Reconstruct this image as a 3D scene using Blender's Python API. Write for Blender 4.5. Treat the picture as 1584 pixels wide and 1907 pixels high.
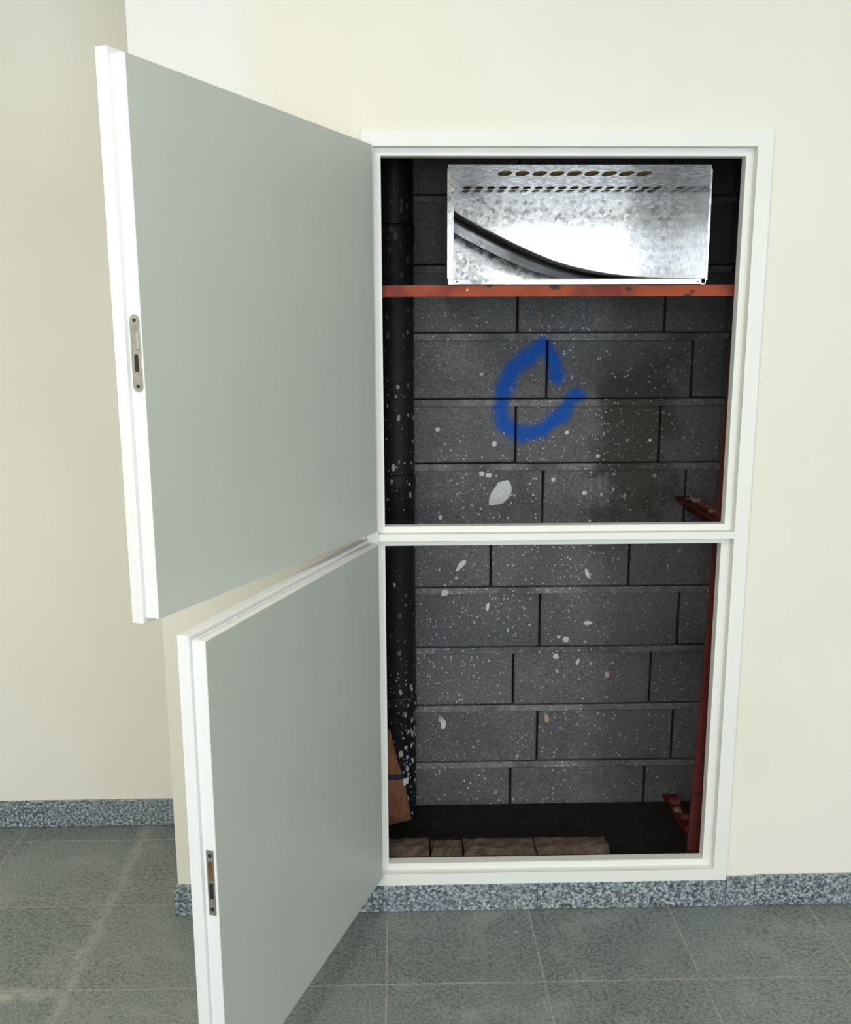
import bpy, math, random
from mathutils import Vector, Matrix

for o in list(bpy.data.objects):
    bpy.data.objects.remove(o, do_unlink=True)
scn = bpy.context.scene
COL = scn.collection

# ------------------------------------------------------------------ camera
cam = bpy.data.cameras.new('camera')
cam.sensor_fit = 'HORIZONTAL'
cam.sensor_width = 36.0
cam.lens = 1950.97 / 1584 * 36.0
cam.shift_y = 102.66 / 1584
cam.clip_start = 0.02
co = bpy.data.objects.new('camera', cam)
COL.objects.link(co)
PITCH, YAW, ROLL = 0.2186, 0.0265, -0.0034
fw = Vector((math.sin(YAW) * math.cos(PITCH), math.cos(YAW) * math.cos(PITCH), -math.sin(PITCH)))
rt = Vector((math.cos(YAW), -math.sin(YAW), 0))
up = rt.cross(fw)
rt, up = rt * math.cos(ROLL) + up * math.sin(ROLL), -rt * math.sin(ROLL) + up * math.cos(ROLL)
co.matrix_world = Matrix(((rt.x, up.x, -fw.x, 0.0346), (rt.y, up.y, -fw.y, -2.697), (rt.z, up.z, -fw.z, 1.597), (0, 0, 0, 1)))
scn.camera = co

# ------------------------------------------------------------------ world, light, exposure
w = bpy.data.worlds.new('sky')
scn.world = w
w.use_nodes = True
w.node_tree.nodes['Background'].inputs[0].default_value = (0.80, 0.90, 1.0, 1)
w.node_tree.nodes['Background'].inputs[1].default_value = 0.6


def area(name, loc, rot, sx, sy, power, col):
    l = bpy.data.lights.new(name, 'AREA')
    l.shape = 'RECTANGLE'
    l.size, l.size_y = sx, sy
    l.energy = power
    l.color = col
    o = bpy.data.objects.new(name, l)
    COL.objects.link(o)
    o.location = loc
    o.rotation_euler = rot
    return o


YR = -5.5            # inner face of the window wall behind the camera
WINS = [(-2.3, -0.8), (-0.6, 0.5), (0.8, 3.2)]
WZ0, WZ1 = 0.85, 2.50
LX, LAMP_W = -0.6, 34
for x0, x1 in WINS:
    area('daylight', ((x0 + x1) / 2, YR - 0.16, (WZ0 + WZ1) / 2), (math.radians(90), 0, 0), x1 - x0, WZ1 - WZ0, 36 * (x1 - x0), (0.87, 0.94, 1.0))
vs = scn.view_settings
vs.view_transform = 'Standard'
vs.look = 'None'
vs.gamma = 1.0
vs.exposure = 0.09
vs.use_curve_mapping = False

# ------------------------------------------------------------------ mesh helpers


class MB:
    def __init__(s):
        s.v, s.f, s.sm = [], [], []

    def add(s, vs_, fs, smooth=False):
        b = len(s.v)
        s.v += [tuple(p) for p in vs_]
        for q in fs:
            s.f.append([b + i for i in q])
            s.sm.append(smooth)
        return s

    def box(s, x0, x1, y0, y1, z0, z1):
        return s.add([(x0, y0, z0), (x1, y0, z0), (x1, y1, z0), (x0, y1, z0), (x0, y0, z1), (x1, y0, z1), (x1, y1, z1), (x0, y1, z1)],
                     [(3, 2, 1, 0), (4, 5, 6, 7), (0, 1, 5, 4), (1, 2, 6, 5), (2, 3, 7, 6), (3, 0, 4, 7)])

    def hexa(s, p):
        return s.add(p, [(3, 2, 1, 0), (4, 5, 6, 7), (0, 1, 5, 4), (1, 2, 6, 5), (2, 3, 7, 6), (3, 0, 4, 7)])

    def cbox(s, x0, x1, y0, y1, z0, z1, c=0.003, j=0.0, rnd=None):
        """box with all edges chamfered (24 corner points), optional jitter"""
        V, idx = [], {}
        r = rnd or random
        for sx in (0, 1):
            for sy in (0, 1):
                for sz in (0, 1):
                    X, Y, Z = (x0, x1)[sx], (y0, y1)[sy], (z0, z1)[sz]
                    ix, iy, iz = (c, -c)[sx], (c, -c)[sy], (c, -c)[sz]
                    jx, jy, jz = [r.uniform(-j, j) if j else 0 for _ in range(3)]
                    for a, p in (('x', (X, Y + iy, Z + iz)), ('y', (X + ix, Y, Z + iz)), ('z', (X + ix, Y + iy, Z))):
                        idx[(sx, sy, sz, a)] = len(V)
                        V.append((p[0] + jx, p[1] + jy, p[2] + jz))
        F = []
        g = lambda sx, sy, sz, a: idx[(sx, sy, sz, a)]
        for sx in (0, 1):
            q = [g(sx, 0, 0, 'x'), g(sx, 1, 0, 'x'), g(sx, 1, 1, 'x'), g(sx, 0, 1, 'x')]
            F.append(q if sx else q[::-1])
        for sy in (0, 1):
            q = [g(0, sy, 0, 'y'), g(1, sy, 0, 'y'), g(1, sy, 1, 'y'), g(0, sy, 1, 'y')]
            F.append(q[::-1] if sy else q)
        for sz in (0, 1):
            q = [g(0, 0, sz, 'z'), g(1, 0, sz, 'z'), g(1, 1, sz, 'z'), g(0, 1, sz, 'z')]
            F.append(q if sz else q[::-1])
        for sy in (0, 1):
            for sz in (0, 1):
                q = [g(0, sy, sz, 'y'), g(1, sy, sz, 'y'), g(1, sy, sz, 'z'), g(0, sy, sz, 'z')]
                F.append(q if sy != sz else q[::-1])
        for sx in (0, 1):
            for sz in (0, 1):
                q = [g(sx, 0, sz, 'x'), g(sx, 1, sz, 'x'), g(sx, 1, sz, 'z'), g(sx, 0, sz, 'z')]
                F.append(q if sx == sz == 0 or (sx and sz) else q[::-1])
        for sx in (0, 1):
            for sy in (0, 1):
                q = [g(sx, sy, 0, 'x'), g(sx, sy, 1, 'x'), g(sx, sy, 1, 'y'), g(sx, sy, 0, 'y')]
                F.append(q)
        for sx in (0, 1):
            for sy in (0, 1):
                for sz in (0, 1):
                    F.append([g(sx, sy, sz, 'x'), g(sx, sy, sz, 'y'), g(sx, sy, sz, 'z')])
        return s.add(V, F)

    def ring(s, x0, x1, z0, z1, X0, X1, Z0, Z1, y0, y1):
        """rectangular ring in the xz plane: inner x0..z1, outer X0..Z1, depth y0..y1"""
        V = []
        for y in (y0, y1):
            V += [(x0, y, z0), (x1, y, z0), (x1, y, z1), (x0, y, z1), (X0, y, Z0), (X1, y, Z0), (X1, y, Z1), (X0, y, Z1)]
        F = []
        for i in range(4):
            k = (i + 1) % 4
            F += [(4 + i, 4 + k, k, i), (12 + i, 8 + i, 8 + k, 12 + k)[::1], (i, k, 8 + k, 8 + i), (4 + k, 4 + i, 12 + i, 12 + k)]
        return s.add(V, F)

    def lathe(s, cx, cy, prof, n=32):
        V, F = [], []
        for r, z in prof:
            for i in range(n):
                t = 2 * math.pi * i / n
                V.append((cx + r * math.cos(t), cy + r * math.sin(t), z))
        for k in range(len(prof) - 1):
            for i in range(n):
                j = (i + 1) % n
                F.append((k * n + i, k * n + j, (k + 1) * n + j, (k + 1) * n + i))
        F.append(list(range(n))[::-1])
        F.append([(len(prof) - 1) * n + i for i in range(n)])
        return s.add(V, F, True)

    def build(s, name, m, parent=None, fix=True):
        me = bpy.data.meshes.new(name)
        me.from_pydata(s.v, [], s.f)
        me.polygons.foreach_set('use_smooth', s.sm)
        if fix:
            import bmesh
            b = bmesh.new()
            b.from_mesh(me)
            bmesh.ops.recalc_face_normals(b, faces=b.faces[:])
            b.to_mesh(me)
            b.free()
        me.materials.append(m)
        me.update()
        if any(s.sm):
            try:
                me.set_sharp_from_angle(angle=math.radians(40))
            except Exception:
                pass
        o = bpy.data.objects.new(name, me)
        COL.objects.link(o)
        if parent:
            o.parent = parent
        return o


def tag(o, label=None, cat=None, group=None, kind=None):
    if label:
        o['label'] = label
    if cat:
        o['category'] = cat
    if group:
        o['group'] = group
    if kind:
        o['kind'] = kind
    return o


def empty(name, loc=(0, 0, 0), rz=0):
    o = bpy.data.objects.new(name, None)
    o.empty_display_size = 0.05
    COL.objects.link(o)
    o.location = loc
    o.rotation_euler = (0, 0, rz)
    return o

# ------------------------------------------------------------------ material helpers


class NT:
    def __init__(s, name):
        s.m = bpy.data.materials.new(name)
        s.m.use_nodes = True
        s.t = s.m.node_tree
        s.t.nodes.clear()
        s.out = s.t.nodes.new('ShaderNodeOutputMaterial')
        s.b = s.t.nodes.new('ShaderNodeBsdfPrincipled')
        s.t.links.new(s.b.outputs[0], s.out.inputs[0])

    def put(s, sock, v):
        if isinstance(v, bpy.types.NodeSocket):
            s.t.links.new(v, sock)
        elif v is not None:
            if sock.type == 'RGBA' and not hasattr(v, '__len__'):
                v = (v, v, v, 1)
            elif sock.type == 'RGBA' and len(v) == 3:
                v = (*v, 1)
            sock.default_value = v

    def n(s, typ, ins=None, out=0, **props):
        k = s.t.nodes.new('ShaderNode' + typ)
        for a, v in props.items():
            setattr(k, a, v)
        for a, v in (ins or {}).items():
            s.put(k.inputs[a], v)
        return k.outputs[out]

    def math(s, op, a, b=None, c=None, clamp=False):
        return s.n('Math', {i: v for i, v in enumerate((a, b, c)) if v is not None}, operation=op, use_clamp=clamp)

    def vm(s, op, a, b=None, out=0):
        return s.n('VectorMath', {i: v for i, v in enumerate((a, b)) if v is not None}, out=out, operation=op)

    def mix(s, f, a, b, blend='MIX'):
        k = s.t.nodes.new('ShaderNodeMix')
        k.data_type = 'RGBA'
        k.blend_type = blend
        s.put(k.inputs[0], f)
        s.put(k.inputs[6], a)
        s.put(k.inputs[7], b)
        return k.outputs[2]

    def ramp(s, f, stops):
        k = s.t.nodes.new('ShaderNodeValToRGB')
        e = k.color_ramp.elements
        while len(e) < len(stops):
            e.new(0.5)
        for el, (p, c) in zip(e, stops):
            el.position = p
            el.color = (*c, 1) if hasattr(c, '__len__') else (c, c, c, 1)
        s.put(k.inputs[0], f)
        return k.outputs[0]

    def smooth(s, v, a, b):
        return s.n('MapRange', {0: v, 1: a, 2: b, 3: 0.0, 4: 1.0}, interpolation_type='SMOOTHSTEP')

    def pos(s):
        return s.n('NewGeometry', out=0)

    def obj(s):
        return s.n('TexCoord', out=3)

    def noise(s, vec, scale, detail=3.0, rough=0.5, out=0):
        return s.n('TexNoise', {'Vector': vec, 'Scale': scale, 'Detail': detail, 'Roughness': rough}, out=out)

    def scalev(s, v, k):
        return s.vm('MULTIPLY', v, k)

    def bump(s, h, strength=0.3, dist=0.002):
        s.put(s.b.inputs['Normal'], s.n('Bump', {'Height': h, 'Strength': strength, 'Distance': dist}))

    def set(s, **k):
        names = dict(col='Base Color', rough='Roughness', metal='Metallic', spec='Specular IOR Level')
        for a, v in k.items():
            s.put(s.b.inputs[names[a]], v)
        return s.m


def speckle(t, vec, scale, prob, rmin, rmax, warp=0.0):
    """irregular paint droplets: 0..1 mask; radii in metres, cells of 1/scale"""
    if warp:
        nz = t.noise(vec, scale * 1.6, 2.0, out=1)
        vec = t.vm('ADD', vec, t.scalev(t.vm('SUBTRACT', nz, (0.5, 0.5, 0.5)), (warp, warp, warp)))
    k = t.t.nodes.new('ShaderNodeTexVoronoi')
    k.feature = 'F1'
    t.put(k.inputs['Vector'], vec)
    t.put(k.inputs['Scale'], scale)
    dist, colr = k.outputs['Distance'], k.outputs['Color']
    sep = t.t.nodes.new('ShaderNodeSeparateColor')
    t.put(sep.inputs[0], colr)
    on = t.math('LESS_THAN', sep.outputs[0], prob)
    rad = t.n('MapRange', {0: t.math('POWER', sep.outputs[1], 2.5), 1: 0.0, 2: 1.0, 3: rmin * scale, 4: rmax * scale})
    inside = t.n('MapRange', {0: t.math('SUBTRACT', rad, dist), 1: -0.03, 2: 0.03, 3: 0.0, 4: 1.0})
    return t.math('MULTIPLY', on, inside)


def plain(name, col, rough=0.5, metal=0.0, var=0.06, scale=30.0, bump=0.0):
    t = NT(name)
    p = t.obj()
    c = t.mix(t.smooth(t.noise(p, scale, 4.0), 0.3, 0.7), [x * (1 - var) for x in col], [min(1, x * (1 + var)) for x in col])
    if bump:
        t.bump(t.noise(p, scale * 6, 4.0), bump, 0.001)
    return t.set(col=c, rough=rough, metal=metal)


# painted plaster of the room, with a paler area of bare filler near the corner
def mat_wall():
    t = NT('wall_paint')
    p = t.pos()
    sx = t.n('SeparateXYZ', {0: p})
    X = sx
    sep = sx.node
    Z = sep.outputs[2]
    base = t.mix(t.smooth(t.noise(p, 1.3, 3.0), 0.35, 0.65), (0.800, 0.770, 0.672), (0.835, 0.810, 0.725))
    wob = t.math('MULTIPLY', t.math('SUBTRACT', t.noise(t.scalev(p, (9.0, 9.0, 2.0)), 1.0, 4.0), 0.5), 0.34)
    mx = t.math('SUBTRACT', 1.0, t.smooth(t.math('ADD', X, wob), -0.40, -0.24))
    mx = t.math('MULTIPLY', mx, t.smooth(X, -0.61, -0.60))
    mx = t.math('MULTIPLY', mx, t.math('LESS_THAN', sep.outputs[1], 0.3))
    fill = t.math('MULTIPLY', mx, t.smooth(t.math('ADD', Z, wob), 1.8, 2.1))
    c = t.mix(fill, base, (0.815, 0.815, 0.795))
    h = t.math('ADD', t.noise(p, 90.0, 3.0), t.math('MULTIPLY', t.noise(p, 3.0, 2.0), 2.0))
    t.bump(h, 0.12, 0.0015)
    return t.set(col=c, rough=0.75, spec=0.3)


def mat_tile():
    t = NT('granite_tile')
    p = t.pos()
    fine = t.noise(p, 150.0, 3.0, 0.65)
    c = t.ramp(fine, [(0.28, (0.045, 0.056, 0.054)), (0.45, (0.165, 0.195, 0.190)), (0.60, (0.255, 0.290, 0.280)), (0.76, (0.40, 0.42, 0.39))])
    dark = t.smooth(t.noise(p, 85.0, 3.0, 0.65), 0.48, 0.62)
    dark = t.math('MULTIPLY', dark, t.smooth(t.noise(p, 2.6, 3.0), 0.34, 0.56))
    c = t.mix(t.math('MULTIPLY', dark, 0.78), c, (0.048, 0.060, 0.058))
    rnd = t.n('ObjectInfo', out=5)
    c = t.mix(0.22, c, t.ramp(rnd, [(0.0, (0.15, 0.17, 0.165)), (1.0, (0.25, 0.265, 0.25))]))
    dust = t.smooth(t.noise(p, 5.5, 5.0, 0.62), 0.46, 0.78)
    c = t.mix(t.math('MULTIPLY', dust, 0.55), c, (0.37, 0.385, 0.35))
    # pale plaster dust swept along two joints left of the hatch
    sep = t.n('SeparateXYZ', {0: p}).node
    X, Y = sep.outputs[0], sep.outputs[1]
    wob = t.math('MULTIPLY', t.math('SUBTRACT', t.noise(p, 14.0, 4.0), 0.5), 0.10)
    dy = t.math('ABSOLUTE', t.math('ADD', t.math('ADD', Y, 0.365), wob))
    sm = t.math('SUBTRACT', 1.0, t.smooth(dy, 0.0, 0.055))
    sm = t.math('MULTIPLY', sm, t.math('SUBTRACT', 1.0, t.smooth(X, -0.98, -0.70)))
    dx = t.math('ABSOLUTE', t.math('ADD', t.math('ADD', X, 0.805), t.math('MULTIPLY', wob, 0.5)))
    s2 = t.math('MULTIPLY', t.math('SUBTRACT', 1.0, t.smooth(dx, 0.0, 0.03)), 0.6)
    s2 = t.math('MULTIPLY', s2, t.math('LESS_THAN', Y, 0.6))
    sm = t.math('MULTIPLY', t.math('MAXIMUM', sm, s2), t.smooth(t.noise(p, 30.0, 4.0), 0.25, 0.6))
    c = t.mix(t.math('MULTIPLY', sm, 0.7), c, (0.46, 0.45, 0.38))
    chips = speckle(t, p, 26.0, 0.07, 0.001, 0.005, 0.01)
    c = t.mix(t.math('MULTIPLY', chips, 0.8), c, (0.55, 0.54, 0.48))
    t.bump(fine, 0.12, 0.0006)
    return t.set(col=c, rough=t.n('MapRange', {0: dust, 1: 0.0, 2: 1.0, 3: 0.42, 4: 0.7}), spec=0.4)


def mat_skirting():
    t = NT('granite_skirting')
    p = t.pos()
    fine = t.noise(p, 125.0, 2.5, 0.6)
    c = t.ramp(fine, [(0.36, (0.030, 0.040, 0.052)), (0.46, (0.135, 0.165, 0.195)), (0.55, (0.28, 0.32, 0.345)), (0.68, (0.56, 0.59, 0.58))])
    big = t.smooth(t.noise(p, 9.0, 3.0), 0.35, 0.7)
    c = t.mix(t.math('MULTIPLY', big, 0.3), c, (0.22, 0.25, 0.28))
    return t.set(col=c, rough=0.35)


STROKE = [(0.524, 1.472), (0.514, 1.523), (0.479, 1.565), (0.43, 1.524), (0.385, 1.488), (0.361, 1.437), (0.35, 1.375),
          (0.371, 1.314), (0.421, 1.292), (0.484, 1.308), (0.543, 1.357), (0.585, 1.411)]


def wall_dirt_and_shade(t, p, c, drops=True):
    """spray mark, damp stain, painted shade band and droplets of the block wall, all in room coordinates"""
    q = t.scalev(p, (1, 0, 1))
    d = None
    for a, b in zip(STROKE, STROKE[1:]):
        A, B = Vector((a[0], 0, a[1])), Vector((b[0], 0, b[1]))
        BA = B - A
        pa = t.vm('SUBTRACT', q, tuple(A))
        h = t.math('MULTIPLY', t.vm('DOT_PRODUCT', pa, tuple(BA), out=1), 1.0 / BA.length_squared, clamp=True)
        k = t.t.nodes.new('ShaderNodeVectorMath')
        k.operation = 'SCALE'
        k.inputs[0].default_value = tuple(BA)
        t.put(k.inputs['Scale'], h)
        e = t.vm('LENGTH', t.vm('SUBTRACT', pa, k.outputs[0]), out=1)
        d = e if d is None else t.math('MINIMUM', d, e)
    grain = t.math('SUBTRACT', t.noise(p, 240.0, 3.0, 0.75), 0.5)
    wobble = t.math('SUBTRACT', t.noise(p, 16.0, 2.0), 0.5)
    dd = t.math('ADD', d, t.math('MULTIPLY', wobble, 0.035))
    cover = t.n('MapRange', {0: dd, 1: 0.0, 2: 0.046, 3: 1.0, 4: 0.0})
    m = t.smooth(t.math('ADD', cover, t.math('MULTIPLY', grain, 2.1)), 0.42, 0.60)
    # stain patch, then the painted shade band
    sep = t.n('SeparateXYZ', {0: p}).node
    X, Z = sep.outputs[0], sep.outputs[2]
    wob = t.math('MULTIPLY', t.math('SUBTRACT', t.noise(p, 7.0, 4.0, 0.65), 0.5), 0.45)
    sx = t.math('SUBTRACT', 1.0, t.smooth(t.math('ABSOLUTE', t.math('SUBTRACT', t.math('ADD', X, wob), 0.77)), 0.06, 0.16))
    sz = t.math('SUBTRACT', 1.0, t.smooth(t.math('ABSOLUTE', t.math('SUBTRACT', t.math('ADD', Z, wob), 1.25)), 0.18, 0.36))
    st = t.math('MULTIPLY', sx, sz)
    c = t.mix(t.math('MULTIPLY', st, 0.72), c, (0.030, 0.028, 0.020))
    brown = t.math('MULTIPLY', t.smooth(t.math('ADD', X, t.math('MULTIPLY', wob, 0.35)), 0.62, 0.74), 0.42)  # shade of the right jamb, painted in as a brown band at all heights
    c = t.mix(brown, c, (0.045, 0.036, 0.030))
    if drops:
        s1 = speckle(t, p, 55.0, 0.26, 0.0014, 0.0066, 0.012)
        s2 = speckle(t, p, 105.0, 0.32, 0.0013, 0.0036, 0.004)
        mm = t.math('MULTIPLY', t.math('MAXIMUM', s1, s2), t.smooth(t.noise(p, 4.0, 3.0), 0.30, 0.50))
        right = t.math('SUBTRACT', 1.0, t.math('MULTIPLY', t.smooth(X, 0.6, 0.8), 0.6))
        c = t.mix(t.math('MULTIPLY', mm, t.math('MULTIPLY', right, t.math('SUBTRACT', 0.85, t.math('MULTIPLY', t.smooth(Z, 1.58, 1.72), 0.80)))), c, (0.50, 0.51, 0.53))
    c = t.mix(t.math('MULTIPLY', m, 0.95), c, (0.006, 0.085, 0.40))
    return c


def mat_block():
    t = NT('concrete_block')
    p = t.pos()
    rnd = t.n('ObjectInfo', out=5)
    g = t.noise(p, 120.0, 4.0, 0.7)
    c = t.ramp(g, [(0.30, (0.052, 0.054, 0.059)), (0.50, (0.132, 0.135, 0.143)), (0.72, (0.240, 0.242, 0.250))])
    c = t.mix(0.35, c, t.ramp(rnd, [(0.0, (0.085, 0.085, 0.092)), (0.5, (0.135, 0.128, 0.126)), (1.0, (0.11, 0.115, 0.125))]))
    c = t.mix(t.math('MULTIPLY', t.smooth(t.noise(p, 6.0, 4.0), 0.42, 0.72), 0.4), c, (0.06, 0.058, 0.056))
    c = wall_dirt_and_shade(t, p, c)
    t.bump(t.math('ADD', g, t.math('MULTIPLY', t.noise(p, 30.0, 3.0), 0.7)), 0.55, 0.004)
    return t.set(col=c, rough=0.92, spec=0.25)


def mat_mortar():
    t = NT('mortar')
    p = t.pos()
    g = t.noise(p, 90.0, 4.0, 0.7)
    c = t.ramp(g, [(0.3, (0.11, 0.11, 0.11)), (0.55, (0.21, 0.21, 0.21)), (0.75, (0.33, 0.33, 0.325))])
    c = t.mix(t.smooth(t.noise(p, 5.0, 3.0), 0.45, 0.7), c, (0.09, 0.09, 0.09))
    c = wall_dirt_and_shade(t, p, c)
    t.bump(g, 0.7, 0.005)
    return t.set(col=c, rough=0.95, spec=0.2)


def mat_pipe():
    t = NT('black_pipe')
    p = t.pos()
    s1 = speckle(t, t.scalev(p, (1.0, 1.0, 0.62)), 60.0, 0.45, 0.0016, 0.0075, 0.008)
    s2 = speckle(t, t.scalev(p, (1.0, 1.0, 0.7)), 130.0, 0.32, 0.0011, 0.0028, 0.003)
    sep = t.n('SeparateXYZ', {0: p}).node
    low = t.math('SUBTRACT', 1.0, t.smooth(sep.outputs[2], 0.30, 0.52))
    low = t.math('MULTIPLY', low, t.smooth(sep.outputs[0], 0.02, 0.065))
    s3 = t.math('MULTIPLY', speckle(t, t.scalev(p, (1.0, 1.0, 0.7)), 75.0, 0.85, 0.002, 0.0075, 0.008), low)
    den = t.smooth(t.noise(p, 5.0, 2.0), 0.30, 0.60)
    hi = t.math('SUBTRACT', 1.0, t.math('MULTIPLY', t.smooth(sep.outputs[2], 1.35, 1.7), 0.85))
    m = t.math('MAXIMUM', t.math('MULTIPLY', t.math('MULTIPLY', t.math('MAXIMUM', s1, s2), den), hi), s3)
    c = t.mix(t.math('MULTIPLY', m, 0.9), t.mix(t.noise(p, 40.0), (0.006, 0.006, 0.007), (0.016, 0.016, 0.018)), (0.48, 0.49, 0.50))
    return t.set(col=c, rough=t.n('MapRange', {0: m, 1: 0.0, 2: 1.0, 3: 0.5, 4: 0.8}), spec=0.2)


def mat_galv(name='galvanised_sheet', r0=0.08, r1=0.15, tint=1.0, relief=0.10):
    t = NT(name)
    p = t.obj()
    k = t.t.nodes.new('ShaderNodeTexVoronoi')
    t.put(k.inputs['Vector'], p)
    k.inputs['Scale'].default_value = 95.0
    sep = t.t.nodes.new('ShaderNodeSeparateColor')
    t.put(sep.inputs[0], k.outputs['Color'])
    c = t.ramp(sep.outputs[0], [(0.0, tuple(0.31 * tint for _ in '123')), (1.0, tuple(0.43 * tint for _ in '123'))])
    c = t.mix(t.math('MULTIPLY', t.smooth(t.noise(p, 6.0, 4.0), 0.5, 0.8), 0.3), c, (0.28 * tint, 0.295 * tint, 0.29 * tint))
    t.bump(sep.outputs[1], relief, 0.0006)
    return t.set(col=c, rough=t.n('MapRange', {0: sep.outputs[2], 1: 0.0, 2: 1.0, 3: r0, 4: r1}), metal=1.0)


def mat_primer(name, ca, cb):
    t = NT(name)
    p = t.pos()
    c = t.mix(t.smooth(t.noise(p, 12.0, 4.0), 0.35, 0.7), ca, cb)
    black = t.smooth(t.noise(t.scalev(p, (1, 1, 2)), 17.0, 3.0), 0.62, 0.68)
    c = t.mix(t.math('MULTIPLY', black, 0.85), c, (0.015, 0.010, 0.010))
    s = speckle(t, p, 60.0, 0.08, 0.001, 0.004, 0.006)
    c = t.mix(t.math('MULTIPLY', s, 0.8), c, (0.55, 0.45, 0.42))
    return t.set(col=c, rough=0.6, spec=0.3)


def mat_rough(name, a, b, scale=40.0, bump=0.6, dist=0.006):
    t = NT(name)
    p = t.obj()
    g = t.noise(p, scale, 5.0, 0.7)
    t.bump(g, bump, dist)
    return t.set(col=t.ramp(g, [(0.3, a), (0.7, b)]), rough=0.95, spec=0.2)


def mat_card():
    t = NT('cardboard')
    p = t.obj()
    c = t.mix(t.smooth(t.noise(t.scalev(p, (1, 1, 0.3)), 60.0, 3.0), 0.3, 0.7), (0.17, 0.070, 0.034), (0.25, 0.115, 0.058))
    return t.set(col=c, rough=0.85, spec=0.2)


def mat_lacquer(name, col, rough):
    t = NT(name)
    p = t.obj()
    c = t.mix(t.smooth(t.noise(p, 4.0, 4.0), 0.35, 0.65), [x * 0.975 for x in col], col)
    s = speckle(t, p, 9.0, 0.10, 0.0008, 0.0022, 0.0)
    c = t.mix(t.math('MULTIPLY', s, 0.25), c, (0.25, 0.27, 0.26))
    t.bump(t.noise(p, 260.0, 2.0), 0.05, 0.0004)
    return t.set(col=c, rough=rough, spec=0.4)


M = dict(
    beam_red=mat_primer('orange_primer', (0.34, 0.062, 0.020), (0.17, 0.024, 0.012)),
    wall=mat_wall(), ceiling=plain('ceiling_paint', (0.82, 0.81, 0.77), 0.85, var=0.02, scale=3.0),
    grout=plain('grout', (0.30, 0.305, 0.285), 0.95, var=0.2, scale=60.0, bump=0.3), tile=mat_tile(), skirting=mat_skirting(),
    block=mat_block(), mortar=mat_mortar(), render=mat_rough('shaft_render', (0.03, 0.03, 0.031), (0.07, 0.07, 0.07), 30.0),
    earth=mat_rough('shaft_dirt', (0.008, 0.007, 0.006), (0.022, 0.020, 0.018), 30.0),
    frame=mat_lacquer('white_frame_enamel', (0.83, 0.835, 0.79), 0.42), face=mat_lacquer('grey_white_leaf_enamel', (0.515, 0.545, 0.505), 0.45),
    edge=mat_lacquer('white_edge_enamel', (0.76, 0.765, 0.765), 0.4), seal=mat_rough('fire_seal', (0.55, 0.55, 0.55), (0.78, 0.78, 0.78), 120.0, 0.5, 0.002),
    steel=plain('satin_steel', (0.50, 0.49, 0.45), 0.38, 1.0, var=0.15, scale=60.0), hole=plain('dark_recess', (0.012, 0.011, 0.010), 0.7, var=0.2),
    brass=plain('brass_bolt', (0.35, 0.20, 0.09), 0.45, 1.0, var=0.2, scale=80.0),
    pipe=mat_pipe(), galv=mat_galv(), galv_top=mat_galv('dull_galvanised_sheet', 0.22, 0.34, 0.48, 0.02), galv_vane=mat_galv('galvanised_vane_sheet', 0.30, 0.40, 1.0), wool=mat_rough('mineral_wool', (0.20, 0.12, 0.03), (0.42, 0.30, 0.10), 90.0),
    primer=mat_primer('red_primer', (0.088, 0.010, 0.007), (0.052, 0.007, 0.006)), brick=mat_rough('rubble_brick', (0.050, 0.036, 0.026), (0.135, 0.102, 0.074), 35.0, 0.8, 0.008),
    lump=mat_rough('mortar_lump', (0.10, 0.09, 0.085), (0.22, 0.19, 0.18), 60.0), redlump=mat_rough('red_clay_lump', (0.09, 0.028, 0.018), (0.20, 0.07, 0.045), 60.0),
    card=mat_card(), tape=plain('navy_tape', (0.010, 0.012, 0.045), 0.4, var=0.2), label=plain('white_label', (0.62, 0.60, 0.56), 0.7),
    drip=plain('dried_white_paint', (0.56, 0.57, 0.58), 0.75, var=0.1, scale=120.0), tandrip=plain('dried_tan_paint', (0.42, 0.30, 0.20), 0.8),
    alu=plain('window_aluminium', (0.75, 0.76, 0.77), 0.4, var=0.03), 
)

# ------------------------------------------------------------------ the room
XL, XR, H = -2.6, 3.6, 3.0
XC = -0.592          # convex corner of the shaft casing
YB = 0.562           # wall plane left of the casing, set back
OX0, OX1 = 0.0, 0.9  # hatch opening
ZT, ZM1, ZM2, ZB = 2.0225, 1.1034, 1.052, 0.134
X2 = 0.894           # lower opening is a touch narrower

fl = tag(MB().box(XL - 0.2, XR + 0.2, YR - 0.2, YB + 0.2, -0.12, -0.0012).build('floor', M['grout']), 'grey granite tiled floor with pale grout lines', 'floor', kind='structure')
random.seed(7)
TX0, TY0, TS, GAP = -0.005, -0.3496, 0.4, 0.0045
meshes = {}
for i in range(-7, 10):
    for k in range(-13, 3):
        x0, x1 = max(TX0 + i * TS, XL), min(TX0 + (i + 1) * TS, XR)
        y0, y1 = max(TY0 + k * TS, YR), min(TY0 + (k + 1) * TS, YB)
        if x1 - x0 < 0.02 or y1 - y0 < 0.02 or (x0 > XC and y0 > 0.0):
            continue
        key = (round(x1 - x0, 4), round(y1 - y0, 4))
        o = None
        if key not in meshes:
            o = MB().cbox(GAP / 2, key[0] - GAP / 2, GAP / 2, key[1] - GAP / 2, -0.02, 0.0, 0.0012).build('floor_tile', M['tile'], fl)
            meshes[key] = o.data
        else:
            o = bpy.data.objects.new('floor_tile', meshes[key])
            COL.objects.link(o)
            o.parent = fl
        o.location = (x0, y0, random.uniform(-0.0004, 0.0))

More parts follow.
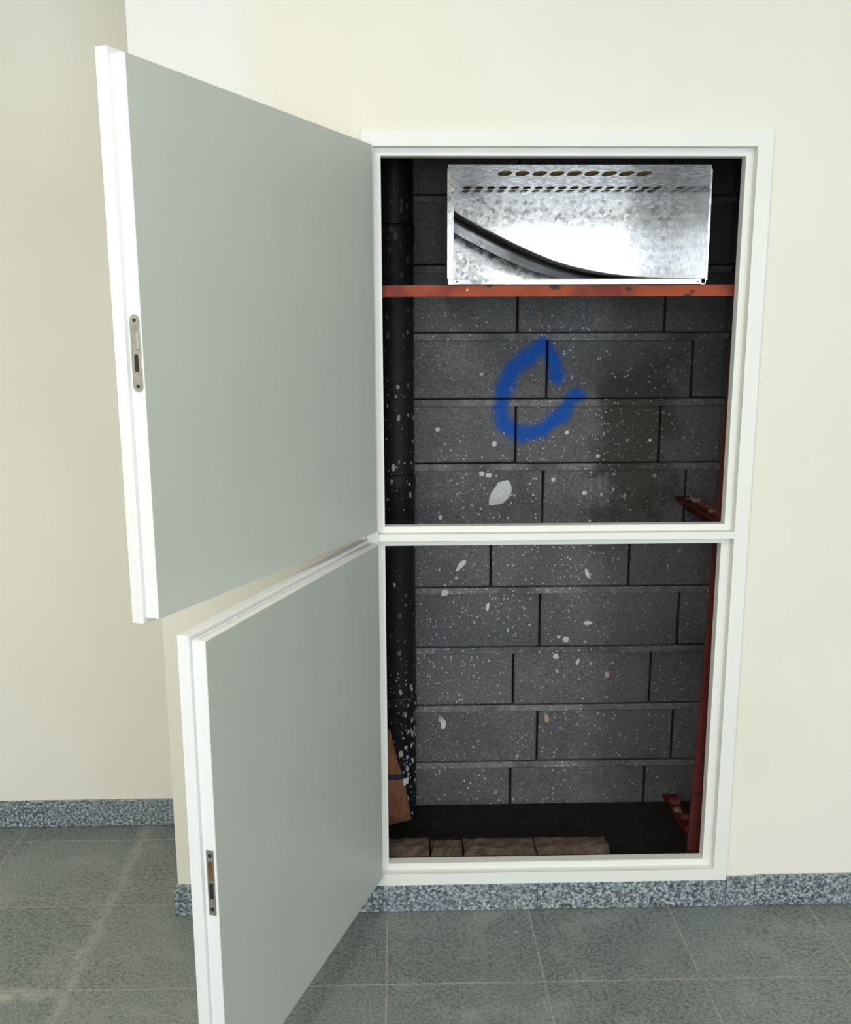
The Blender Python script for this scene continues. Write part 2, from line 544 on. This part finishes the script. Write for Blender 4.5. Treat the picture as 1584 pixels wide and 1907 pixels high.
# casing front wall with the hatch hole, 6 cm thick
m = MB()
hx0, hx1, hz0, hz1 = -0.03, 0.93, 0.104, 2.052
T = 0.055
m.box(XC, hx0, 0, T, 0, H).box(hx1, XR, 0, T, 0, H).box(hx0, hx1, 0, T, hz1, H).box(hx0, hx1, 0, T, 0, hz0)
m.box(XC, XC + 0.06, T, YB, 0, H)
tag(m.build('wall_front', M['wall']), 'cream painted shaft wall surrounding the hatch opening', 'wall', kind='structure')
tag(MB().box(XL, XC + 0.06, YB, YB + 0.1, 0, H).build('wall_back', M['wall']), 'cream painted wall set back at the left', 'wall', kind='structure')
tag(MB().box(XL - 0.1, XL, YR - 0.1, YB + 0.1, 0, H).build('wall_left', M['wall']), 'cream painted side wall at far left', 'wall', kind='structure')
tag(MB().box(XR, XR + 0.1, YR - 0.1, YB + 0.1, 0, H).build('wall_right', M['wall']), 'cream painted side wall at far right', 'wall', kind='structure')
tag(MB().box(XL - 0.1, XR + 0.1, YR - 0.3, YB + 0.3, H, H + 0.12).build('ceiling', M['ceiling']), 'plain off-white ceiling', 'ceiling', kind='structure')
m = MB()
xs = [XL] + [v for ww in WINS for v in ww] + [XR]
for a, b in zip(xs[0::2], xs[1::2]):
    m.box(a, b, YR - 0.14, YR, 0, H)
for a, b in WINS:
    m.box(a, b, YR - 0.14, YR, 0, WZ0).box(a, b, YR - 0.14, YR, WZ1, H)
tag(m.build('wall_rear', M['wall']), 'cream painted window wall behind the viewer', 'wall', kind='structure')
for n, (a, b) in enumerate(WINS):
    m = MB().ring(a + 0.05, b - 0.05, WZ0 + 0.05, WZ1 - 0.05, a, b, WZ0, WZ1, YR - 0.10, YR - 0.05)
    m.box((a + b) / 2 - 0.025, (a + b) / 2 + 0.025, YR - 0.10, YR - 0.05, WZ0 + 0.05, WZ1 - 0.05)
    wn = tag(m.build('window_%d' % (n + 1), M['alu']), ['left', 'middle', 'right'][n] + ' aluminium window in the wall behind the viewer', 'window', kind='structure')

# a square panel lamp on the ceiling, above the viewer
for ly, lab in ((-2.1, 'square white ceiling panel lamp above the viewer'),):
    r = tag(empty('ceiling_lamp', (LX, ly, H)), lab, 'lamp')
    MB().ring(-0.29, 0.29, -0.29, 0.29, -0.31, 0.31, -0.31, 0.31, -0.0, 0.06).build('lamp_rim', M['alu'], r).rotation_euler = (-math.pi / 2, 0, 0)
    MB().box(-0.30, 0.30, -0.30, 0.30, -0.012, -0.002).build('lamp_tray', M['alu'], r)
    area('lamp_light', (LX, ly, H - 0.045), (0, 0, 0), 0.58, 0.58, LAMP_W, (1.0, 0.90, 0.74))

# granite skirting, piece by piece
BT = 0.011


def skirt(name, pieces, label):
    r = tag(empty(name), label, 'baseboard', kind='structure')
    for (x0, x1, y0, y1, z1) in pieces:
        MB().cbox(x0 + 0.0006, x1 - 0.0006, y0, y1, 0.0005, z1, 0.0015).build('skirting_stone', M['skirting'], r)
    return r


skirt('baseboard_front', [(XC - BT, -0.245, -BT, 0, 0.092), (-0.245, -0.048, -BT, 0, 0.092), (-0.048, 0.42, -BT, 0, 0.0815), (0.42, 0.958, -BT, 0, 0.0815), (0.958, 1.04, -BT, 0, 0.090), (1.04, 1.64, -BT, 0, 0.093), (1.64, 2.24, -BT, 0, 0.093), (2.24, 2.84, -BT, 0, 0.093), (2.84, XR, -BT, 0, 0.093)],
      'blue-grey speckled granite skirting below the hatch')
skirt('baseboard_back', [(-2.6, -2.35, YB - BT, YB, 0.093), (-2.35, -1.75, YB - BT, YB, 0.093), (-1.75, -1.15, YB - BT, YB, 0.093), (-1.15, XC - BT, YB - BT, YB, 0.093)],
      'dark granite skirting along the set-back wall at left')

# ------------------------------------------------------------------ the shaft
SX0, SX1, SZ0 = -0.16, 1.05, 0.060
YW = 0.55            # face of the blocks
ws = tag(MB().box(SX0 - 0.05, SX1 + 0.12, YW + 0.045, YW + 0.12, 0, H).build('wall_shaft_back', M['render']), 'bare grey concrete block wall at the back of the shaft', 'wall', kind='structure')
JO = {0: 0.401, 1: 0.488, 2: 0.405, 3: 0.488, 4: 0.356, 5: 0.490, 6: 0.401, 7: 0.493, 8: 0.401}
random.seed(3)
blocks = []
CH = 0.1985
for k in range(15):
    z0 = 0.012 + k * CH
    z1 = min(z0 + CH, H)
    j = JO.get(k, 0.49 if k % 2 else 0.401)
    x = j - 0.45 * 4
    step = 0.443 if k == 4 else 0.450
    while x < SX1:
        a, b = max(x, SX0), min(x + step, SX1)
        x += step
        if b - a < 0.03:
            continue
        dy = random.uniform(-0.0025, 0.0025)
        zz = random.uniform(-0.0015, 0.0015)
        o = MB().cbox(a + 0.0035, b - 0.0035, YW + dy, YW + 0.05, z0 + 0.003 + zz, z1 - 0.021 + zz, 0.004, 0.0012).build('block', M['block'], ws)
        blocks.append((a, b, z0, z1, o, YW + dy))
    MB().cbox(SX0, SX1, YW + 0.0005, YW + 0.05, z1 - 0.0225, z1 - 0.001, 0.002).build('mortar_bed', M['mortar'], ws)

for name, xa, xb, lab in (('wall_shaft_left', SX0 - 0.04, SX0, 'dark left side wall of the shaft'), ('wall_shaft_right', SX1, SX1 + 0.10, 'dark concrete block side wall of the shaft behind the red post')):
    r = tag(MB().box(xa, xb, T, YW + 0.05, 0, H).build(name, M['render']), lab, 'wall', kind='structure')
    if name.endswith('right'):
        for k in range(15):
            z0 = 0.012 + k * CH
            ys = [T, 0.33, YW - 0.002] if k % 2 else [T, 0.12, YW - 0.002]
            for a, b in zip(ys, ys[1:]):
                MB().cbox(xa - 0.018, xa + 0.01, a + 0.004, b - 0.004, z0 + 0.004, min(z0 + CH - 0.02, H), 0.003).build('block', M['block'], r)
tag(MB().box(SX0, SX1, T, YW, 0, SZ0).build('floor_shaft', M['earth']), 'dark dirt floor inside the shaft', 'floor', kind='structure')


def blob(name, cx, cz, rx, rz, rot, y, mat, parent, seed, h=0.0018):
    """a dried paint splash: low dome on a face looking to -Y"""
    rr = random.Random(seed)
    n = 14
    V = []
    for s_, hh in ((1.0, 0.0005), (0.9, -h * 0.7), (0.55, -h)):
        rs = rr.getstate()
        for i in range(n):
            t = 2 * math.pi * i / n
            if s_ == 1.0:
                V.append([rr.uniform(0.82, 1.16), t, s_, hh])
            else:
                V.append([V[i][0], t, s_, hh])
    P = []
    for q, t, s_, hh in V:
        a, b = rx * q * s_ * math.cos(t), rz * q * s_ * math.sin(t)
        P.append((cx + a * math.cos(rot) - b * math.sin(rot), y + hh, cz + a * math.sin(rot) + b * math.cos(rot)))
    F = []
    for k in range(2):
        for i in range(n):
            F.append((k * n + i, k * n + (i + 1) % n, (k + 1) * n + (i + 1) % n, (k + 1) * n + i))
    F.append([2 * n + i for i in range(n)])
    return MB().add(P, F, True).build(name, mat, parent)


BLOBS = [((0.357, 1.111), 0.0267, 0.0478, -0.65), ((0.233, 0.88), 0.0086, 0.0264, -0.7), ((0.177, 0.347), 0.0096, 0.0211, 0), ((0.637, 0.85), 0.0068, 0.0176, 0.4),
         ((0.32, 0.743), 0.006, 0.0158, -0.2), ((0.182, 0.790), 0.0123, 0.0096, 0), ((0.574, 0.632), 0.0106, 0.0106, 0), ((0.542, 0.575), 0.0106, 0.0106, 0), ((0.643, 0.686), 0.0141, 0.007, 0),
         ((0.297, 1.172), 0.0088, 0.0088, 0), ((0.319, 1.166), 0.0106, 0.007, 0), ((0.62, 1.109), 0.0088, 0.007, 0), ((0.56, 1.299), 0.007, 0.007, 0),
         ((0.335, 1.264), 0.0088, 0.0088, 0), ((0.551, 0.640), 0.007, 0.0053, 0), ((0.16, 1.31), 0.007, 0.007, 0), ((0.614, 0.556), 0.006, 0.0123, -0.4), ((0.82, 1.273), 0.0053, 0.0053, 0),
         ((0.168, 1.035), 0.007, 0.0088, 0), ((0.659, 1.225), 0.007, 0.006, 0), ((0.521, 1.152), 0.007, 0.007, 0)]
STREAK = [((0.641, 1.640), 0.011, 0.026, 0.1), ((0.466, 1.640), 0.007, 0.026, 0.0)]
TAN = [((0.518, 0.361), 0.008, 0.016, 0.2), ((0.712, 0.511), 0.008, 0.011, 0)]
for n, (lst, mt) in enumerate(((BLOBS, M['drip']), (TAN, M['tandrip']), (STREAK, M['lump']))):
    for i, ((bx, bz), ra, rb, rot) in enumerate(lst):
        for a, b, z0, z1, o, y in blocks:
            if a <= bx < b and z0 <= bz < z1:
                blob('paint_splash', bx, bz, ra, rb, rot, y, mt, o, 50 * n + i)

# ------------------------------------------------------------------ hatch frame
FY0, FY1 = -0.009, 0.0
fr = tag(empty('hatch_frame', (0.45, 0, 0.08)), 'white enamelled steel hatch frame around the dark shaft opening, split by one crossbar', 'frame')


def fpart(mb, name, mat):
    o = mb.build(name, mat, fr)
    o.location = (-0.45, 0, -0.08)
    return o


fx0, fx1, fz0, fz1 = -0.047, 0.957, 0.0815, 2.077
sx0, sx1, sz0, sz1 = -0.018, 0.919, 0.115, 2.041      # edge of the rebate
m = MB().ring(sx0, sx1, sz0, sz1, fx0, fx1, fz0, fz1, FY0, FY1)
m.ring(sx0, sx1, sz0, sz1, sx0 - 0.0015, sx1 + 0.0015, sz0 - 0.0015, sz1 + 0.0015, FY1, 0.0225)
fo = fpart(m, 'outer_flange', M['frame'])
bv = fo.modifiers.new('edge', 'BEVEL')
bv.width = 0.0012
bv.segments = 2
bv.limit_method = 'ANGLE'
zr0, zr1 = ZM2 + 0.016, ZM1 - 0.016
m = MB().cbox(sx0, sx1, FY0, 0.0225, zr0, zr1, 0.001)
fpart(m, 'crossbar', M['frame'])
for (x1, z0, z1, Z0, Z1) in ((OX1, ZM1, ZT, zr1, sz1), (X2, ZB, ZM2, sz0, zr0)):
    m = MB().ring(OX0, x1, z0, z1, sx0, sx1, Z0, Z1, 0.018, 0.0225)
    m.ring(OX0, x1, z0, z1, OX0 - 0.0015, x1 + 0.0015, z0 - 0.0015, z1 + 0.0015, 0.0225, 0.052)
    o = fpart(m, 'inner_rim', M['frame'])
    bv = o.modifiers.new('edge', 'BEVEL')
    bv.width = 0.0012
    bv.segments = 2
    bv.limit_method = 'ANGLE'

# ------------------------------------------------------------------ hatch doors
HX, HY = -0.007, -0.008
T1, T2, OV, X0D = 0.028, 0.052, 0.010, 0.030


def rounded_plate(mb, xc, y0, y1, yc, w_, z0, z1, n=6, round_=True):
    """plate on the free edge (looking to +x): outline in y,z"""
    hw = w_ / 2
    pts = []
    if round_:
        for c0, a0 in ((z1 - hw, 0), (z0 + hw, math.pi)):
            for i in range(n + 1):
                t = a0 + math.pi * i / n
                pts.append((yc + hw * math.cos(t), c0 + hw * math.sin(t)))
    else:
        pts = [(yc + hw, z1), (yc - hw, z1), (yc - hw, z0), (yc + hw, z0)]
    k = len(pts)
    V = [(y0, p[0], p[1]) for p in pts] + [(y1, p[0], p[1]) for p in pts]
    F = [list(range(k))[::-1], list(range(k, 2 * k))] + [(i, (i + 1) % k, k + (i + 1) % k, k + i) for i in range(k)]
    return mb.add(V, F)


def hatch_door(ang, wd, z0, z1, label, lock, style):
    r = tag(empty('hatch_door', (HX, HY, z0), -(math.pi / 2 + ang)), label, 'door', 'pair of hatch doors')
    h = z1 - z0

    def p(mb, name, mat, par=None, bev=0.0):
        o = mb.build(name, mat, par or r)
        if bev:
            b_ = o.modifiers.new('edge', 'BEVEL')
            b_.width = bev
            b_.segments = 2
            b_.limit_method = 'ANGLE'
        return o
    # grey inner skin, white core edge, overlapping white outer skin
    p(MB().box(X0D, wd - 0.0004, -0.0012, 0.0, 0.0004, h - 0.0004), 'inner_skin', M['face'], bev=0.0005)
    p(MB().cbox(X0D, wd, -T1, -0.0012, 0.0, h, 0.001), 'leaf_core', M['edge'])
    p(MB().cbox(X0D, wd + OV, -T2, -T1, -OV, h + OV, 0.0015), 'outer_skin', M['edge'])
    p(MB().cbox(X0D + 0.01, wd - 0.006, -T1 + 0.003, -T1 + 0.011, h, h + 0.0022, 0.0006), 'top_seal', M['seal'])
    # two hinges on the hidden side
    for zz in (0.16, h - 0.16):
        m_ = MB().lathe(0.018, -0.016, [(0.008, zz - 0.05), (0.008, zz + 0.05)], 14)
        hg = p(m_, 'hinge', M['steel'])
        p(MB().box(0.018, X0D + 0.03, -0.0295, -0.0225, zz - 0.045, zz + 0.045), 'hinge_leaf', M['steel'], hg)
    # lock case front on the free edge
    la, lb = lock[0] - z0, lock[1] - z0
    yc = -0.013
    if style == 'round':
        lp = p(rounded_plate(MB(), 0, wd - 0.004, wd + 0.0018, yc, 0.0205, la, lb), 'lock_plate', M['steel'], bev=0.0004)
        zc = la + (lb - la) * 0.40
        p(rounded_plate(MB(), 0, wd + 0.001, wd + 0.0024, yc, 0.0075, zc - 0.018, zc + 0.012), 'latch_hole', M['hole'], lp)
        p(rounded_plate(MB(), 0, wd + 0.001, wd + 0.0034, yc + 0.001, 0.006, zc + 0.018, zc + 0.046), 'latch_bolt', M['steel'], lp)
        for zz in (la + 0.010, lb - 0.010):
            p(rounded_plate(MB(), 0, wd + 0.001, wd + 0.0030, yc, 0.006, zz - 0.003, zz + 0.003), 'screw', M['hole'], lp)
    else:
        lp = p(rounded_plate(MB(), 0, wd - 0.004, wd + 0.0014, yc, 0.0150, la, lb, round_=False), 'lock_plate', M['steel'], bev=0.0003)
        p(rounded_plate(MB(), 0, wd + 0.001, wd + 0.0022, yc, 0.0085, la + 0.034, la + 0.066, round_=False), 'latch_hole', M['hole'], lp)
        p(rounded_plate(MB(), 0, wd + 0.001, wd + 0.0030, yc, 0.0085, la + 0.072, lb - 0.022, round_=False), 'latch_bolt', M['brass'], lp)
        for zz in (la + 0.012, lb - 0.011):
            p(rounded_plate(MB(), 0, wd + 0.001, wd + 0.0026, yc, 0.007, zz - 0.004, zz + 0.004), 'screw', M['hole'], lp)
    return r


hatch_door(0.4212, 0.9476, 1.0998, 2.040, 'upper grey-white steel hatch door standing open, oval lock plate on its edge', (1.502, 1.632), 'round')
hatch_door(0.3246, 0.9446, 0.122, 1.0667, 'lower grey-white steel hatch door standing open, square-cut lock plate on its edge', (0.529, 0.662), 'square')

# ------------------------------------------------------------------ galvanised duct box
DX0, DX1, DY0, DY1, DZ0, DZ1 = 0.168, 0.828, 0.062, 0.515, 1.7205, 2.009
db = tag(empty('duct_box', ((DX0 + DX1) / 2, DY0, DZ0)), 'open galvanised sheet metal duct box with a curved vane, resting on the red beam', 'duct')


def dpart(mb, name, mat, par=None, loc=True):
    o = mb.build(name, mat, par or db)
    if loc and (par is None):
        o.location = (-(DX0 + DX1) / 2, -DY0, -DZ0)
    return o


th = 0.0012
dpart(MB().box(DX0, DX1, DY1 - th, DY1, DZ0, DZ1), 'back_sheet', M['galv'])
dpart(MB().box(DX0, DX0 + th, DY0, DY1, DZ0, DZ1), 'side_sheet', M['galv'])
dpart(MB().box(DX1 - th, DX1, DY0, DY1, DZ0, DZ1), 'side_sheet', M['galv'])
dpart(MB().box(DX0, DX1, DY0, DY1, DZ0, DZ0 + th), 'bottom_sheet', M['galv'])


def slotted(mb, x0, x1, y0, y1, z, slots):
    """flat sheet x0..x1, y0..y1 with a row of obround slots [(cx, cy, w, l)]"""
    xs_ = [x0] + [(slots[i][0] + slots[i + 1][0]) / 2 for i in range(len(slots) - 1)] + [x1]
    for (cx, cy, sw, sl), a, b in zip(slots, xs_, xs_[1:]):
        N = 20
        P, Q = [], []
        for i in range(N):
            t = 2 * math.pi * i / N
            dx, dy = math.cos(t), math.sin(t)
            e = 0.85
            P.append((cx + sw / 2 * math.copysign(abs(dx) ** e, dx), cy + sl / 2 * math.copysign(abs(dy) ** e, dy), z))
            kx = ((b - cx) if dx > 0 else (cx - a)) / max(abs(dx), 1e-6)
            ky = ((y1 - cy) if dy > 0 else (cy - y0)) / max(abs(dy), 1e-6)
            kk = min(kx, ky)
            Q.append((cx + dx * kk, cy + dy * kk, z))
        mb.add(P + Q, [(i, (i + 1) % N, N + (i + 1) % N, N + i) for i in range(N)])
        # true corners of the cell
        for sx_, X_ in ((1, b), (-1, a)):
            for sy_, Y_ in ((1, y1), (-1, y0)):
                best = []
                for i in range(N):
                    q1, q2 = Q[i], Q[(i + 1) % N]
                    on1 = abs(q1[0] - X_) < 1e-7 or abs(q2[0] - X_) < 1e-7
                    on2 = abs(q1[1] - Y_) < 1e-7 or abs(q2[1] - Y_) < 1e-7
                    if on1 and on2 and not (abs(q1[0] - q2[0]) < 1e-7 or abs(q1[1] - q2[1]) < 1e-7):
                        mb.add([q1, q2, (X_, Y_, z)], [(0, 1, 2)])
    return mb


m = MB()
row1 = [(0.323 + i * 0.0459, 0.205, 0.036, 0.084) for i in range(9)]
row2 = [(0.243 + i * 0.0344, 0.478, 0.023, 0.062) for i in range(17)]
zt_ = DZ1
m.add([(DX0, DY0, zt_), (DX1, DY0, zt_), (DX1, 0.16, zt_), (DX0, 0.16, zt_)], [(0, 1, 2, 3)])
slotted(m, DX0, DX1, 0.16, 0.25, zt_, row1)
m.add([(DX0, 0.25, zt_), (DX1, 0.25, zt_), (DX1, 0.42, zt_), (DX0, 0.42, zt_)], [(0, 1, 2, 3)])
slotted(m, DX0, DX1, 0.42, DY1, zt_, row2)
top = dpart(m, 'top_sheet', M['galv_top'])
so = top.modifiers.new('gauge', 'SOLIDIFY')
so.thickness = 0.001
so.offset = 0
dpart(MB().box(DX0 + 0.05, DX1 - 0.01, 0.15, DY1 - 0.002, DZ1 + 0.002, DZ1 + 0.010), 'insulation', M['wool'])
# front flanges with their fixing holes
lf = dpart(MB().cbox(DX0 - 0.003, DX0 + 0.014, DY0 - 0.0025, DY0, DZ0 + 0.014, DZ1 - 0.01, 0.0006), 'side_flange', M['galv'])
bf = dpart(MB().cbox(DX0 + 0.013, DX1 - 0.012, DY0 - 0.0035, DY0, DZ0, DZ0 + 0.0135, 0.0006), 'bottom_flange', M['galv'])
rf = dpart(MB().cbox(DX1 - 0.003, DX1 + 0.0035, DY0 - 0.0025, DY0 + 0.02, DZ0 + 0.010, DZ1 - 0.01, 0.0006), 'side_flange', M['galv'])
for par, px_, pz_ in ((lf, DX0 + 0.010, DZ0 + 0.222), (bf, DX0 + 0.022, DZ0 + 0.007), (bf, DX1 - 0.020, DZ0 + 0.006)):
    m = MB()
    n_ = 10
    V = [(px_ + 0.0022 * math.cos(2 * math.pi * i / n_), DY0 - 0.0042, pz_ + 0.0022 * math.sin(2 * math.pi * i / n_)) for i in range(n_)]
    V += [(a, DY0 - 0.002, c) for a, b, c in V]
    m.add(V, [list(range(n_)), list(range(n_, 2 * n_))[::-1]] + [(i, (i + 1) % n_, n_ + (i + 1) % n_, n_ + i) for i in range(n_)])
    m.build('rivet', M['hole'], par)
# curved vane running the depth of the box
VP = [(0.170, 1.911), (0.188, 1.900), (0.223, 1.880), (0.259, 1.861), (0.300, 1.841), (0.342, 1.821), (0.390, 1.800), (0.439, 1.781), (0.488, 1.7665), (0.537, 1.756), (0.592, 1.747), (0.649, 1.741), (0.74, 1.7365), (0.826, 1.7345)]
V, F = [], []
for y in (0.088, DY1 - 0.002):
    for x, z in VP:
        V.append((x, y, z))
k = len(VP)
F = [(i, i + 1, k + i + 1, k + i) for i in range(k - 1)]
va = dpart(MB().add(V, F, True), 'curved_vane', M['galv_vane'])
so = va.modifiers.new('gauge', 'SOLIDIFY')
so.thickness = 0.002
so.offset = 0

# ------------------------------------------------------------------ red primed steel support
sf = tag(empty('support_frame', (0.90, 0.10, SZ0)), 'red primed steel support of post, beam and brackets inside the shaft', 'support frame')


def spart(mb, name, mat=None, par=None):
    o = mb.build(name, mat or M['primer'], par or sf)
    if par is None:
        o.location = (-0.90, -0.10, -SZ0)
    return o


m = MB().cbox(SX0 + 0.002, 0.985, 0.066, 0.071, 1.690, 1.7195, 0.001)
m.cbox(SX0 + 0.002, 0.985, 0.071, 0.115, 1.7145, 1.7195, 0.001)
spart(m, 'crossbeam', M['beam_red'])
xb0, xb1 = 0.866, 0.926     # the post leans a little


def post_leg(x_off0, x_off1, y0, y1):
    zb_, zt2 = SZ0, 2.72
    a0, a1 = xb0, xb0 + 0.0302 * (zt2 - zb_)
    return [(a0 + x_off0, y0, zb_), (a0 + x_off1, y0, zb_), (a0 + x_off1, y1, zb_), (a0 + x_off0, y1, zb_),
            (a1 + x_off0, y0, zt2), (a1 + x_off1, y0, zt2), (a1 + x_off1, y1, zt2), (a1 + x_off0, y1, zt2)]


m = MB().hexa(post_leg(0, 0.065, 0.086, 0.092)).hexa(post_leg(0.059, 0.065, 0.092, 0.145))
spart(m, 'post')
for zc, xa, dz in ((1.052, 0.905, 0.045), (SZ0, 0.912, 0.028)):
    m = MB().cbox(xa, xa + 0.045, 0.090, YW - 0.002, zc + dz - 0.008, zc + dz, 0.001).cbox(xa + 0.039, xa + 0.045, 0.090, YW - 0.002, zc, zc + dz - 0.008, 0.001)
    br = spart(m, 'wall_bracket')
    rr = random.Random(int(zc * 100))
    for i in range(6):
        yy = 0.14 + i * 0.066 + rr.uniform(-0.012, 0.012)
        xx = xa + rr.uniform(0.004, 0.022)
        s_ = rr.uniform(0.012, 0.022)
        m = MB().cbox(xx, xx + s_ * 1.5, yy, yy + s_ * 1.6, zc + dz - 0.001, zc + dz + s_ * 0.7, s_ * 0.25, s_ * 0.2, rr)
        spart(m, 'mortar_crumb', M['lump'] if i % 3 == 1 else M['redlump'], br)

# ------------------------------------------------------------------ black soil pipe
PX, PY, PR = 0.030, 0.488, 0.057
pp = tag(empty('soil_pipe', (PX, PY, SZ0)), 'vertical black drain pipe spattered with white paint at the left of the shaft', 'pipe')
jz = [SZ0, 0.481, 1.185, 1.907, H - 0.003]
for a, b in zip(jz, jz[1:]):
    prof = [(PR, a), (PR, b - 0.055), (PR + 0.0025, b - 0.050), (PR + 0.0025, b - 0.006), (PR + 0.0012, b - 0.002), (PR - 0.004, b - 0.0005)]
    o = MB().lathe(PX, PY, prof, 40).build('pipe_section', M['pipe'], pp)
    o.location = (-PX, -PY, -SZ0)

# ------------------------------------------------------------------ rough bricks along the sill
random.seed(21)
BR = [(-0.055, 0.117, 0.147, 'leftmost rough brown brick on the inside of the sill, below the cardboard'), (0.121, 0.213, 0.140, 'short rough brown brick on the inside of the sill, second from left'),
      (0.218, 0.425, 0.143, 'long rough tan brick on the inside of the sill, third from left'), (0.429, 0.640, 0.144, 'rightmost long rough tan brick on the inside of the sill')]
for i, (a, b, z, lab) in enumerate(BR):
    rr = random.Random(40 + i)
    nx, ny = 9, 4
    V, F = [], []
    y0, y1 = 0.066, 0.066 + 0.098
    for jy in range(ny + 1):
        for ix in range(nx + 1):
            u, v = ix / nx, jy / ny
            rim = min(u, 1 - u) * nx < 0.5 or min(v, 1 - v) * ny < 0.5
            zz = z - (0.010 if rim else 0.0) + rr.uniform(-0.0035, 0.0035)
            V.append((a + (b - a) * u + rr.uniform(-0.002, 0.002), y0 + (y1 - y0) * v + rr.uniform(-0.003, 0.003), zz))
    n1 = len(V)
    for jy in range(ny + 1):
        for ix in range(nx + 1):
            V.append((V[jy * (nx + 1) + ix][0], V[jy * (nx + 1) + ix][1], SZ0))
    g = lambda x_, y_, o_=0: o_ + y_ * (nx + 1) + x_
    for jy in range(ny):
        for ix in range(nx):
            F.append((g(ix, jy), g(ix + 1, jy), g(ix + 1, jy + 1), g(ix, jy + 1)))
            F.append((g(ix, jy, n1), g(ix, jy + 1, n1), g(ix + 1, jy + 1, n1), g(ix + 1, jy, n1)))
    for ix in range(nx):
        F.append((g(ix, 0), g(ix, 0, n1), g(ix + 1, 0, n1), g(ix + 1, 0)))
        F.append((g(ix, ny), g(ix + 1, ny), g(ix + 1, ny, n1), g(ix, ny, n1)))
    for jy in range(ny):
        F.append((g(0, jy), g(0, jy + 1), g(0, jy + 1, n1), g(0, jy, n1)))
        F.append((g(nx, jy), g(nx, jy, n1), g(nx, jy + 1, n1), g(nx, jy + 1)))
    tag(MB().add(V, F).build('rubble_brick', M['brick']), lab, 'brick', 'rough bricks along the sill')

# ------------------------------------------------------------------ cardboard
cb = tag(empty('cardboard_carton', (-0.03, 0.40, SZ0)), 'flattened brown cardboard carton with dark tape leaning on the black pipe', 'cardboard')


def cpart(mb, name, mat, par=None):
    o = mb.build(name, mat, par or cb)
    if par is None:
        o.location = (0.03, -0.40, -SZ0)
    return o


def sheet(pts, y0, lean, t_):
    """pts: outline (x, z), leaning back with height"""
    k_ = len(pts)
    f_ = lambda z: y0 + (z - SZ0) * lean
    V_ = [(x, f_(z), z) for x, z in pts] + [(x, f_(z) + t_, z) for x, z in pts]
    return MB().add(V_, [list(range(k_)), list(range(k_, 2 * k_))[::-1]] + [(i, (i + 1) % k_, k_ + (i + 1) % k_, k_ + i) for i in range(k_)])


lo = cpart(sheet([(-0.13, SZ0), (-0.04, SZ0), (0.068, SZ0 + 0.03), (0.047, 0.226), (-0.13, 0.214)], 0.385, 0.02, 0.012), 'lower_panel', M['card'])
cpart(sheet([(0.040, SZ0 + 0.022), (0.068, SZ0 + 0.03), (0.050, 0.20), (0.036, 0.20)], 0.3835, 0.02, 0.002), 'side_fold', M['card'])
cpart(sheet([(-0.13, 0.214), (0.047, 0.226), (0.040, 0.244), (-0.13, 0.232)], 0.3845, 0.02, 0.012), 'tape_band', M['tape'])
cpart(sheet([(-0.13, 0.232), (0.040, 0.244), (0.030, 0.268), (0.004, 0.388), (-0.13, 0.40)], 0.386, 0.02, 0.010), 'upper_flap', M['card'])
cpart(sheet([(0.046, 0.204), (0.060, 0.214), (0.058, 0.232), (0.042, 0.226)], 0.3825, 0.02, 0.003), 'torn_label', M['label'])
